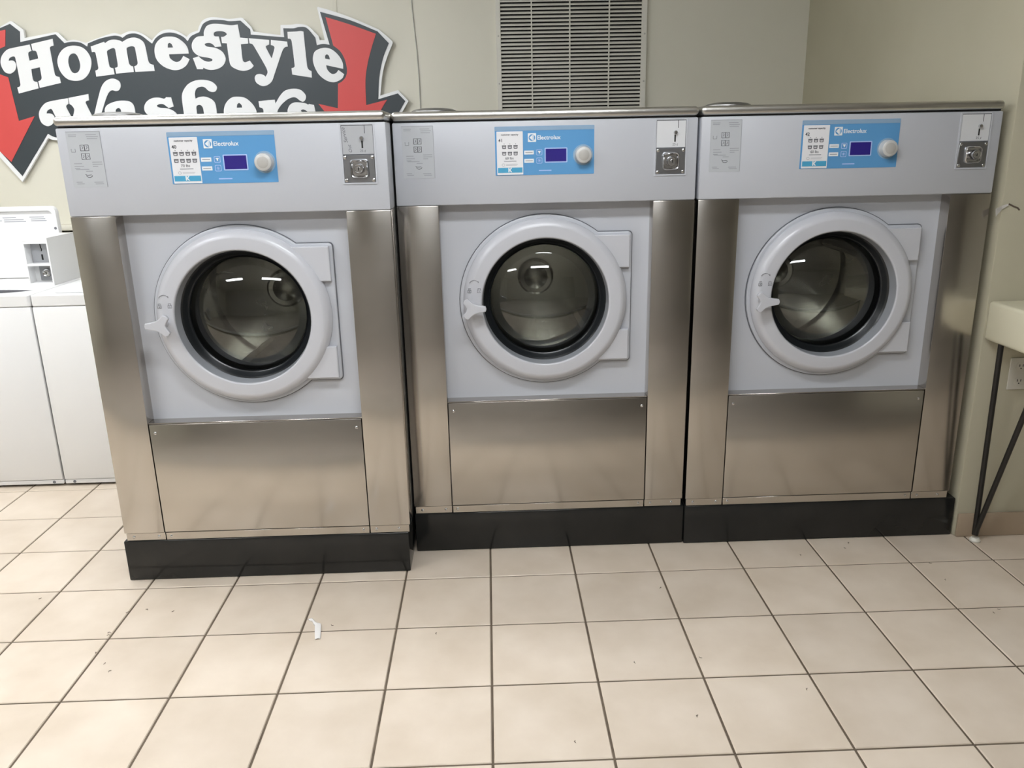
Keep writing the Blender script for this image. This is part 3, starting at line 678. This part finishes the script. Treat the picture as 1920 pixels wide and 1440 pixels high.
    S('band_icon', 'sti', lambda: plate_me('band_icon', [[(0.3795, 1.4105), (0.3835, 1.4105), (0.3835, 1.405), (0.388, 1.4105), (0.3925, 1.4105), (0.3868, 1.4035), (0.3925, 1.3965), (0.388, 1.3965), (0.3835, 1.402), (0.3835, 1.3965), (0.3795, 1.3965)]], 0.0006, ys - 0.0009), M['white'])
    S('sticker_heading', 'sth', lambda: text_me('sticker_heading', 'customer capacity', 0.0078, (sx0 + sx1) / 2, 1.5140, ys - 0.0005, align='CENTER', offset=0.0002), M['ink_mid'])
    S('machine_number', 'stn' + num, lambda: text_me('machine_number', num, 0.0145, sx0 + 0.006, 1.4935, ys - 0.0005, offset=0.0003), M['ink'])
    def baskets():
        bm = bmesh.new()
        n = icons
        xs = [0.386 + (i - (n - 1) / 2) * 0.019 for i in range(n)]
        for r_, zz in enumerate((1.4775, 1.4565)):
            for x in xs:
                y0_, y1_ = ys - 0.0005, ys + 0.0002
                bx(bm, x - 0.0072, x + 0.0072, y0_, y1_, zz + 0.0020, zz + 0.0055)
                bx(bm, x - 0.0064, x - 0.0038, y0_, y1_, zz - 0.0045, zz + 0.003)
                bx(bm, x + 0.0038, x + 0.0064, y0_, y1_, zz - 0.0045, zz + 0.003)
                bx(bm, x - 0.0055, x + 0.0055, y0_, y1_, zz - 0.0060, zz - 0.0034)
                bx(bm, x - 0.0030, x + 0.0030, y0_, y1_, zz - 0.0005, zz + 0.0012)
                if r_ == 0:
                    bx(bm, x - 0.0008, x + 0.0012, y0_, y1_, zz + 0.0085, zz + 0.0110)
        return mesh_bm('basket_icons', bm)
    S('basket_icons', 'bk%d' % icons, baskets, M['ink_mid'])['kind'] = 'stuff'
    S('capacity_text', 'cap' + lbs, lambda: text_me('capacity_text', lbs + ' lbs', 0.0118, (sx0 + sx1) / 2 - 0.002, 1.4375, ys - 0.0005, align='CENTER', offset=0.0001), M['ink_mid'])
    def lines():
        bm = bmesh.new()
        bx(bm, 0.366, 0.407, ys - 0.0005, ys + 0.0002, 1.4305, 1.4330)
        bx(bm, 0.3725, 0.412, ys - 0.0005, ys + 0.0002, 1.4212, 1.4220)
        bx(bm, 0.3725, 0.409, ys - 0.0005, ys + 0.0002, 1.4180, 1.4187)
        lathe(bm, [(0.0038, -0.0004), (0.0047, -0.0004), (0.0047, 0.0002)], (0.3635, ys, 1.4200), n=16)
        return mesh_bm('sticker_lines', bm)
    S('sticker_lines', 'stl', lines, M['ink_faint'])
    # instruction label at left
    S('instruction_label', 'ins', lambda: plate_me('instruction_label', [rrect(0.030, 0.134, 1.383, 1.549, 0.002)], 0.0010, yf - 0.0005), M['label_film'])
    def ins_frame():
        bm = bmesh.new()
        y0_, y1_ = yf - 0.0009, yf - 0.0003
        bx(bm, 0.030, 0.134, y0_, y1_, 1.5485, 1.5498)
        bx(bm, 0.1332, 0.1345, y0_, y1_, 1.383, 1.549)
        for (a, b, z) in ((0.037, 0.062, 1.540), (0.037, 0.060, 1.535), (0.090, 0.122, 1.540), (0.092, 0.127, 1.534), (0.093, 0.124, 1.528),
                          (0.042, 0.066, 1.4545), (0.042, 0.070, 1.4465), (0.042, 0.058, 1.4400), (0.098, 0.128, 1.4580), (0.098, 0.128, 1.4515), (0.098, 0.114, 1.4455),
                          (0.040, 0.058, 1.3985), (0.042, 0.064, 1.3935), (0.095, 0.122, 1.3975), (0.098, 0.124, 1.3925), (0.075, 0.095, 1.431), (0.045, 0.085, 1.437)):
            bx(bm, a, b, y0_, y1_, z - 0.0011, z + 0.0011)
        return mesh_bm('label_text', bm)
    S('label_text', 'inst', ins_frame, M['ink_faint'])['kind'] = 'stuff'
    def ins_icons():
        bm = bmesh.new()
        y = yf - 0.0006
        for zz in (1.5010, 1.4755):
            for xx in (0.0745, 0.0875):
                tube(bm, [(xx - 0.006, y, zz - 0.0085), (xx + 0.006, y, zz - 0.0085), (xx + 0.006, y, zz + 0.0085), (xx - 0.006, y, zz + 0.0085), (xx - 0.006, y, zz - 0.0085)], 0.0010, 4)
                tube(bm, [(xx - 0.002, y, zz - 0.004), (xx + 0.002, y, zz + 0.001), (xx - 0.001, y, zz + 0.005)], 0.0008, 4)
        tube(bm, [(0.040, y, 1.499), (0.040, y, 1.489), (0.052, y, 1.489), (0.052, y, 1.499)], 0.0006, 4)
        arc = [(0.083 + 0.009 * math.cos(math.radians(a)), y, 1.4185 + 0.006 * math.sin(math.radians(a))) for a in range(180, 361, 20)]
        tube(bm, arc, 0.0009, 4)
        tube(bm, [(0.071, y, 1.4220), (0.077, y, 1.4190), (0.090, y, 1.4200)], 0.0008, 4)
        return mesh_bm('label_icons', bm)
    S('label_icons', 'insi', ins_icons, M['ink_mid'])['kind'] = 'stuff'

    # coin unit
    cu = P('coin_unit', 'cu', lambda: plate_me('coin_unit', [rrect(0.869, 0.978, 1.374, 1.5575, 0.003), rrect(0.874, 0.973, 1.379, 1.553, 0.001)], 0.004, yf - 0.0025), M['grey'])
    C = lambda name, key, fn, mt: link(name, cached(key, fn), mt, cu)
    C('coin_recess', 'crc', lambda: box_me('coin_recess', 0.8735, 0.9735, yf - 0.0006, yf + 0.0002, 1.3785, 1.5535), M['seam'])
    link('coin_plate', box_me('coin_plate', 0.8755, 0.9715, yf - 0.0014, yf, 1.4655, 1.5505), M['coin_w'] if coin_white else M['coin'], cu)
    C('coin_slot', 'cs', lambda: box_me('coin_slot', 0.9455, 0.9475, yf - 0.0016, yf, 1.527, 1.552), M['ink'])
    C('return_slot', 'cr', lambda: box_me('return_slot', 0.9345, 0.9395, yf - 0.0017, yf, 1.483, 1.505), M['gap'])
    C('return_button', 'crb', lambda: lathe_me('return_button', [(0.0, -0.012), (0.005, -0.0115), (0.0065, -0.009), (0.0055, 0.0)], (0.937, yf, 1.513), n=16), M['chrome'])
    C('slot_marks', 'cm', lambda: text_me('slot_marks', '25 ¢', 0.011, 0.938, 1.4715, yf - 0.0017, align='CENTER'), M['ink_mid'])
    if note:
        link('handwriting', text_me('handwriting', 'Service', 0.0160, 0.893, 1.500, yf - 0.0016, rot=math.radians(100), shear=0.3, offset=0.0001), M['ink_mid'], cu)
        link('handwriting', text_me('handwriting', 'Out', 0.0145, 0.905, 1.470, yf - 0.0016, rot=math.radians(100), shear=0.3, offset=0.0001), M['ink_mid'], cu)
    C('lock_plate', 'lkp', lambda: box_me('lock_plate', 0.875, 0.972, yf - 0.003, yf, 1.380, 1.4625, 0.001, 1), M['zinc'])
    def lockh():
        bm = bmesh.new()
        prev = None
        for s_, d in ((0.030, 0.003), (0.0285, 0.010), (0.026, 0.0135), (0.0235, 0.0125), (0.0215, 0.004)):
            ring = [bm.verts.new((0.924 + px, yf - d, 1.421 + pz)) for px, pz in rrect(-s_, s_, -s_, s_, s_ * 0.42, 5)]
            if prev:
                for i in range(len(ring)):
                    j = (i + 1) % len(ring)
                    bm.faces.new((prev[i], prev[j], ring[j], ring[i]))
            prev = ring
        bm.faces.new(prev)
        bmesh.ops.recalc_face_normals(bm, faces=bm.faces)
        return mesh_bm('lock_housing', bm, True)
    C('lock_housing', 'lkh', lockh, M['chrome'])
    C('lock_cylinder', 'lkc', lambda: lathe_me('lock_cylinder', [(0.0, -0.0295), (0.006, -0.0295), (0.0065, -0.028), (0.0105, -0.028), (0.0115, -0.030), (0.0145, -0.0295), (0.0155, -0.027), (0.0160, -0.003)], (0.924, yf, 1.421), n=28), M['chrome'])
    C('keyhole', 'lkk', lambda: box_me('keyhole', 0.9228, 0.9252, yf - 0.0302, yf - 0.0280, 1.4165, 1.4255), M['gap'])
    for a, b in ((0.881, 1.3865), (0.966, 1.3865), (0.881, 1.456), (0.966, 1.456)):
        link('screw', cached('screw', screw), M['chrome'], cu, (a, yf - 0.003, b))
    # gap and lid
    P('lid_gap', 'lgap', lambda: box_me('lid_gap', 0.006, W - 0.006, 0.006, DEP - 0.02, 1.5605, 1.5665), M['gap'])
    def lid():
        bm = bmesh.new()
        bx(bm, -0.002, W + 0.001, -0.010, DEP, 1.5655, 1.5945, 0.0135, 5)
        return mesh_bm('lid', bm, True)
    P('lid', 'lid', lid, M['steel_lid'])
    P('soap_hatch', 'soap', lambda: lathe_me('soap_hatch', [(0.078, 1.594), (0.077, 1.602), (0.066, 1.607), (0.040, 1.611), (0.0, 1.6125)], (0.130, 0.16, 0), axis='Z', n=40), M['steel_dark'])
    return t

make_washer(-1.297, 0.059, '40', '70', 4, True, (-0.008, 1.006), 'leftmost stainless front load washer, numbered 40, standing forward of the other two', False, True)
make_washer(-0.281, 0.207, '41', '60', 3, False, (0.0, 1.0205), 'middle stainless front load washer, numbered 41, in front of the vent grille', True, False)
make_washer(0.742, 0.200, '42', '60', 3, False, (0.0, 1.043), 'rightmost stainless front load washer, numbered 42, beside the cream wall corner', True, False)

# ------------------------------------------------------------------ white top loaders
def top_loader(x0, x1, label, opened):
    w = x1 - x0
    y0, y1, zt = 0.959, 1.63, 0.900
    t = root('top_load_washer', (x0, y0, 0), label, 'washer', 'white top load washers')
    d = y1 - y0
    link('cabinet', box_me('cabinet', 0.003, w - 0.003, 0.012, d, 0.022, 0.84), M['appl_w'], t)
    link('front_panel', box_me('front_panel', 0.002, w - 0.002, 0.0, 0.02, 0.034, 0.848, 0.005, 2), M['appl_w'], t)
    k = link('toe_strip', box_me('toe_strip', 0.002, w - 0.002, 0.004, 0.02, 0.012, 0.032, 0.003, 2), M['appl_w'], t)
    for sx in (0.045, w - 0.045):
        link('screw', lathe_me('screw', [(0.0, -0.004), (0.006, -0.003), (0.007, 0.0)], (sx, 0.004, 0.022), n=12), M['ink_mid'], k)
    link('foot', box_me('foot', 0.03, w - 0.03, 0.03, d - 0.03, 0.0005, 0.022), M['gap'], t)
    cx, cy = w / 2 + 0.015, 0.178
    rx, ry = 0.285, 0.118
    ell = [(cx + rx * math.cos(2 * math.pi * i / 64), cy + ry * math.sin(2 * math.pi * i / 64)) for i in range(64)]
    # deck with the tub opening: plate built in XZ, laid flat
    out = rrect(0.001, w - 0.001, 0.0, d, 0.012, 4)
    if opened:
        me = plate_me('deck', [out, ell], 0.05, 0.0, 0.003)
    else:
        me = plate_me('deck', [out], 0.05, 0.0, 0.004)
    for v in me.vertices:
        x, y, z = v.co
        v.co = (x, z, zt - y)
    link('deck', me, M['appl_w'], t)
    lx0, lx1 = cx - 0.27, cx + 0.235
    if opened:
        bm = bmesh.new()
        R = []
        for zz, s_ in ((zt - 0.003, 1.0), (zt - 0.016, 0.99), (zt - 0.018, 0.96)):
            R.append([bm.verts.new((cx + (p[0] - cx) * s_, cy + (p[1] - cy) * s_, zz)) for p in ell])
        for A, B in zip(R, R[1:]):
            for i in range(64):
                bm.faces.new((A[i], A[(i + 1) % 64], B[(i + 1) % 64], B[i]))
        link('tub_rim', mesh_bm('tub_rim', bm, True), M['appl_w'], t)
        bm = bmesh.new()
        lathe(bm, [(0.276, zt - 0.017), (0.270, 0.35), (0.0, 0.34)], (cx, cy, 0), 'Z', 48)
        for v in bm.verts:
            v.co.y = cy + (v.co.y - cy) * 0.414
        link('tub', mesh_bm('tub', bm, True), M['appl_in'], t)
        # open lid standing upright behind the opening
        yl = 1.500 - y0
        ld = link('lid', plate_me('lid', [rrect(lx0, lx1, zt + 0.003, 1.248, 0.030, 6)], 0.022, yl, 0.004), M['appl_w'], t)
        link('lid_rim', plate_me('lid_rim', [rrect(lx0, lx1, zt + 0.003, 1.248, 0.030, 6), rrect(lx0 + 0.02, lx1 - 0.02, zt + 0.02, 1.226, 0.018, 6)], 0.014, yl - 0.013, 0.003), M['appl_w'], ld)
        bm = bmesh.new()
        for (a, b, z) in ((-0.40, -0.26, 1.192), (-0.40, -0.24, 1.182), (-0.235, -0.17, 1.196), (-0.23, -0.135, 1.186), (-0.23, -0.125, 1.177), (-0.105, -0.035, 1.197), (-0.10, -0.03, 1.188), (-0.10, -0.025, 1.179)):
            bx(bm, lx1 + a - 0.03, lx1 + b - 0.03, yl - 0.0006, yl, z - 0.002, z + 0.002)
        link('lid_instructions', mesh_bm('lid_instructions', bm), M['ink_faint'], ld)
        link('lid_bumper', lathe_me('lid_bumper', [(0.0, -0.006), (0.006, -0.004), (0.0065, 0.0)], (lx1 - 0.012, yl - 0.012, 1.142), n=14), M['ink_mid'], ld)
        # coin box on the deck
        bx0, bx1 = -2.122 - x0, -2.008 - x0
        by0, by1 = 1.232 - y0, 1.488 - y0
        z0, z1 = zt + 0.0005, 1.108
        bm = bmesh.new()
        bx(bm, bx0, bx1, by0 + 0.055, by1, z0, z1)
        bx(bm, bx0, bx0 + 0.006, by0, by0 + 0.055, z0, z1)
        bx(bm, bx1 - 0.006, bx1, by0, by0 + 0.055, z0, z1)
        bx(bm, bx0 - 0.0005, bx1 + 0.0005, by0 - 0.001, by1 + 0.0005, z1, z1 + 0.012)
        bx(bm, bx0 + 0.006, bx1 - 0.006, by0, by0 + 0.055, z1 - 0.014, z1)
        bx(bm, bx0 + 0.006, bx1 - 0.006, by0, by0 + 0.055, 0.992, 1.002)
        bx(bm, bx0 + 0.006, bx1 - 0.006, by0, by0 + 0.055, z0, z0 + 0.012)
        cb = link('coin_box', mesh_bm('coin_box', bm), M['appl_w'], t)
        yb = by0 + 0.054
        link('coin_plate', box_me('coin_plate', bx0 + 0.007, bx1 - 0.007, yb - 0.002, yb + 0.0008, 1.003, 1.093), M['coin'], cb)
        link('coin_slot', tube_me('coin_slot', [(bx0 + 0.052, yb - 0.003, 1.088), (bx0 + 0.053, yb - 0.003, 1.072), (bx0 + 0.056, yb - 0.003, 1.062), (bx0 + 0.053, yb - 0.003, 1.055)], 0.0022, 6), M['gap'], cb)
        link('return_slot', box_me('return_slot', bx0 + 0.050, bx0 + 0.057, yb - 0.0035, yb - 0.001, 1.014, 1.040), M['gap'], cb)
        link('lock_plate', box_me('lock_plate', bx0 + 0.030, bx1 - 0.007, yb - 0.004, yb + 0.0008, 0.918, 0.988), M['zinc'], cb)
        link('lock_cylinder', lathe_me('lock_cylinder', [(0.0, -0.020), (0.009, -0.020), (0.012, -0.016), (0.017, -0.018), (0.020, -0.012), (0.021, 0.0)], (bx0 + 0.068, yb - 0.003, 0.955), n=24), M['chrome'], cb)
        link('keyhole', box_me('keyhole', bx0 + 0.0665, bx0 + 0.0695, yb - 0.0245, yb - 0.022, 0.950, 0.960), M['gap'], cb)
    else:
        me = plate_me('lid', [rrect(lx0, lx1, 0.02, 0.46, 0.03, 6)], 0.016, 0.0, 0.004)
        for v in me.vertices:
            x, y, z = v.co
            v.co = (x, z + 0.02, zt + 0.0165 - y)
        link('lid', me, M['appl_w'], t)
    return t

top_loader(-2.672, -1.984, 'white top load washer with its lid open and a coin box on top', True)
top_loader(-1.980, -1.312, 'white top load washer half hidden behind the leftmost stainless washer', False)

# ------------------------------------------------------------------ wall sign
YS = 2.07
sg = root('wall_sign', (-1.3, YS, 1.36), 'large black red and white die cut Homestyle Washers sign on the back wall', 'sign')
def sgc(cont):
    return [(x / 1000.0 + 1.3, z / 1000.0 - 1.36) for x, z in spline_pts(cont, 6)]
link('board', plate_me('board', [sgc(c) for c in SIGN_BOARD], 0.016, 0.0), M['sign_w'], sg)
link('dark_field', plate_me('dark_field', [sgc(c) for c in SIGN_DARK], 0.003, -0.0022), M['sign_k'], sg)
for c in SIGN_ARROWS:
    link('red_arrow', plate_me('red_arrow', [sgc(c)], 0.003, -0.0040), M['sign_r'], sg)
for L in SIGN_LETTERS:
    link('letter', plate_me('letter', [sgc(c) for c in L], 0.003, -0.0050), M['sign_w'], sg)
bm = bmesh.new()
for x in (-1.9, -0.7):
    bx(bm, x + 1.3, x + 1.36, 0.0155, YB - YS, 0.30, 0.40)
link('standoff', mesh_bm('standoff', bm), M['sign_w'], sg)

# ------------------------------------------------------------------ vent grille
vx0, vx1, vz0, vz1 = 0.098, 0.910, 1.45, 2.42
vg = root('vent_grille', (0.5, YB, vz0), 'cream metal louvred vent grille on the back wall above the middle washer', 'vent')
def lx(x): return x - 0.5
link('frame', plate_me('frame', [[(lx(vx0), 0), (lx(vx1), 0), (lx(vx1), vz1 - vz0), (lx(vx0), vz1 - vz0)], [(lx(0.123), 0.025), (lx(0.881), 0.025), (lx(0.881), vz1 - vz0 - 0.025), (lx(0.123), vz1 - vz0 - 0.025)]], 0.016, -0.017, 0.002), M['vent'], vg)
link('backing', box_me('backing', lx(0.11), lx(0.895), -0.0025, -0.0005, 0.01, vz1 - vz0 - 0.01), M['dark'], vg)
def slat():
    bm = bmesh.new()
    pr_ = [(-0.0155, -0.0065), (-0.0165, -0.0052), (-0.0150, -0.0010), (-0.0055, 0.0062), (-0.0045, 0.0056), (-0.0135, -0.0016)]
    A = [bm.verts.new((lx(0.1225), y, z)) for y, z in pr_]
    B = [bm.verts.new((lx(0.8815), y, z)) for y, z in pr_]
    for i in range(6):
        j = (i + 1) % 6
        bm.faces.new((A[i], A[j], B[j], B[i]))
    bm.faces.new(A)
    bm.faces.new(B)
    bmesh.ops.recalc_face_normals(bm, faces=bm.faces)
    return mesh_bm('slat', bm)
pitch_v = 0.01945
nsl = int((vz1 - vz0 - 0.05) / pitch_v)
for i in range(nsl):
    link('slat', cached('slat', slat), M['vent'], vg, (0, 0, 0.033 + i * pitch_v))
for x in (0.289, 0.494, 0.706):
    link('mullion', box_me('mullion', lx(x) - 0.003, lx(x) + 0.003, -0.0155, -0.003, 0.02, vz1 - vz0 - 0.02), M['vent'], vg)
for x in (vx0 + 0.012, vx1 - 0.012):
    for z in (0.36, 0.60):
        link('screw', lathe_me('screw', [(0.0, -0.003), (0.004, -0.002), (0.0045, 0.0)], (lx(x), -0.017, z), n=10), M['cord'], vg)

# cord down the back wall
pts = [(-0.352, 2.42), (-0.346, 2.30), (-0.345, 2.235), (-0.3445, 2.20), (-0.338, 2.10), (-0.330, 1.98), (-0.326, 1.85), (-0.3255, 1.72), (-0.3255, 1.60)]
tag(link('hanging_cable', tube_me('hanging_cable', [(x, YB - 0.0035, z) for x, z in pts], 0.0028, 8), M['cord']), 'thin grey cable running down the back wall between sign and vent', 'cable')

# ------------------------------------------------------------------ table on the right
tb = root('folding_table', (XR + 0.003, YR, 0), 'cream laminate table with black hairpin leg at the right wall', 'table')
link('tabletop', box_me('tabletop', 0.0, 1.5, -0.62, -0.0015, 0.780, 0.920, 0.012, 4), M['table'], tb)
def leg(name, sx, fy):
    foot = Vector((sx, fy, 0.018))
    up1 = Vector((sx - 0.040, fy - 0.045, 0.781))
    up2 = Vector((sx + 0.020, fy - 0.205, 0.781))
    a = foot + (up1 - foot) * 0.02
    b = foot + (up2 - foot) * 0.02
    pts_ = [up1, foot + (up1 - foot) * 0.05, a + Vector((0, 0, -0.006)), b + Vector((0.002, 0, -0.006)), foot + (up2 - foot) * 0.05, up2]
    lg = link('hairpin_leg', tube_me('hairpin_leg', pts_, 0.0095, 12), M['leg'], tb)
    link('foot_cap', lathe_me('foot_cap', [(0.0, 0.0005), (0.019, 0.0005), (0.020, 0.006), (0.013, 0.016), (0.0, 0.016)], (sx + 0.002, fy - 0.004, 0), axis='Z', n=20), M['outlet'], lg)
leg('hairpin_leg', 0.052, -0.042)
leg('hairpin_leg', 1.40, -0.042)

# outlet
ot = root('power_outlet', (1.945, YR, 0.588), 'cream double power outlet on the wall under the table', 'outlet')
link('cover_plate', box_me('cover_plate', -0.040, 0.040, -0.006, -0.0003, 0.0, 0.120, 0.003, 2), M['outlet'], ot)
for z in (0.032, 0.088):
    link('socket', plate_me('socket', [rrect(-0.017, 0.017, z - 0.014, z + 0.014, 0.008)], 0.002, -0.0075), M['outlet'], ot)
    bm = bmesh.new()
    bx(bm, -0.0075, -0.005, -0.0080, -0.0074, z - 0.001, z + 0.008)
    bx(bm, 0.005, 0.0075, -0.0080, -0.0074, z - 0.001, z + 0.008)
    bx(bm, -0.002, 0.002, -0.0080, -0.0074, z - 0.0095, z - 0.0055)
    link('socket_slots', mesh_bm('socket_slots', bm), M['gap'], ot)

# torn strip on the wall corner and the gouge beside it
def strip(name, pts_, y, th):
    return plate_me(name, [pts_], th, y)
me = strip('torn_strip', [(1.759, 1.241), (1.786, 1.250), (1.809, 1.256), (1.811, 1.251), (1.790, 1.238), (1.765, 1.215)], YR - 0.004, 0.0012)
for v in me.vertices:
    if v.co.x < 1.79:
        v.co.y -= 0.012 * (1.79 - v.co.x) / 0.026
tag(link('torn_strip', me, M['paper']), 'torn white strip of tape curling off the wall corner', 'tape')
tag(link('wall_gouge', tube_me('wall_gouge', [(1.813, YR - 0.0005, 1.2555), (1.830, YR - 0.001, 1.247), (1.846, YR - 0.001, 1.241), (1.853, YR - 0.0005, 1.234)], 0.0028, 6), M['lint']), 'dark gouge in the cream wall beside the torn strip', 'scuff mark')

# paper scrap on the floor
bm = bmesh.new()
sp_ = [((-0.604, -0.238), (-0.596, -0.246)), ((-0.590, -0.234), (-0.586, -0.250)), ((-0.570, -0.262), (-0.578, -0.268)), ((-0.553, -0.272), (-0.571, -0.278)), ((-0.546, -0.310), (-0.565, -0.312)), ((-0.540, -0.352), (-0.556, -0.354))]
zz = [0.002, 0.004, 0.005, 0.006, 0.004, 0.002]
top = []
bot = []
for (a, b), z in zip(sp_, zz):
    top.append([bm.verts.new((a[0], a[1], z)), bm.verts.new(((a[0] + b[0]) / 2, (a[1] + b[1]) / 2, z + 0.003)), bm.verts.new((b[0], b[1], z))])
    bot.append([bm.verts.new((a[0], a[1], 0.0006)), None, bm.verts.new((b[0], b[1], 0.0006))])
for i in range(len(top) - 1):
    for k in range(2):
        bm.faces.new((top[i][k], top[i + 1][k], top[i + 1][k + 1], top[i][k + 1]))
    bm.faces.new((top[i][0], bot[i][0], bot[i + 1][0], top[i + 1][0]))
    bm.faces.new((top[i][2], top[i + 1][2], bot[i + 1][2], bot[i][2]))
bmesh.ops.recalc_face_normals(bm, faces=bm.faces)
tag(link('paper_scrap', mesh_bm('paper_scrap', bm, True), M['paper']), 'small crumpled white paper scrap on the floor tiles', 'paper')

# lint and dirt on the tiles
bm = bmesh.new()
for (x, y) in SPECKS:
    for q in range(1):
        a = random.random() * 6.28
        px, py = x + random.uniform(-0.008, 0.008), y + random.uniform(-0.006, 0.006)
        tube(bm, [(px, py, 0.0012), (px + 0.006 * math.cos(a), py + 0.006 * math.sin(a), 0.0022), (px + 0.010 * math.cos(a + 0.6), py + 0.009 * math.sin(a + 0.6), 0.0012)], 0.0009, 4)
tag(link('lint_specks', mesh_bm('lint_specks', bm), M['lint']), 'dark lint and dirt specks scattered over the tiles', 'dirt', kind='stuff')
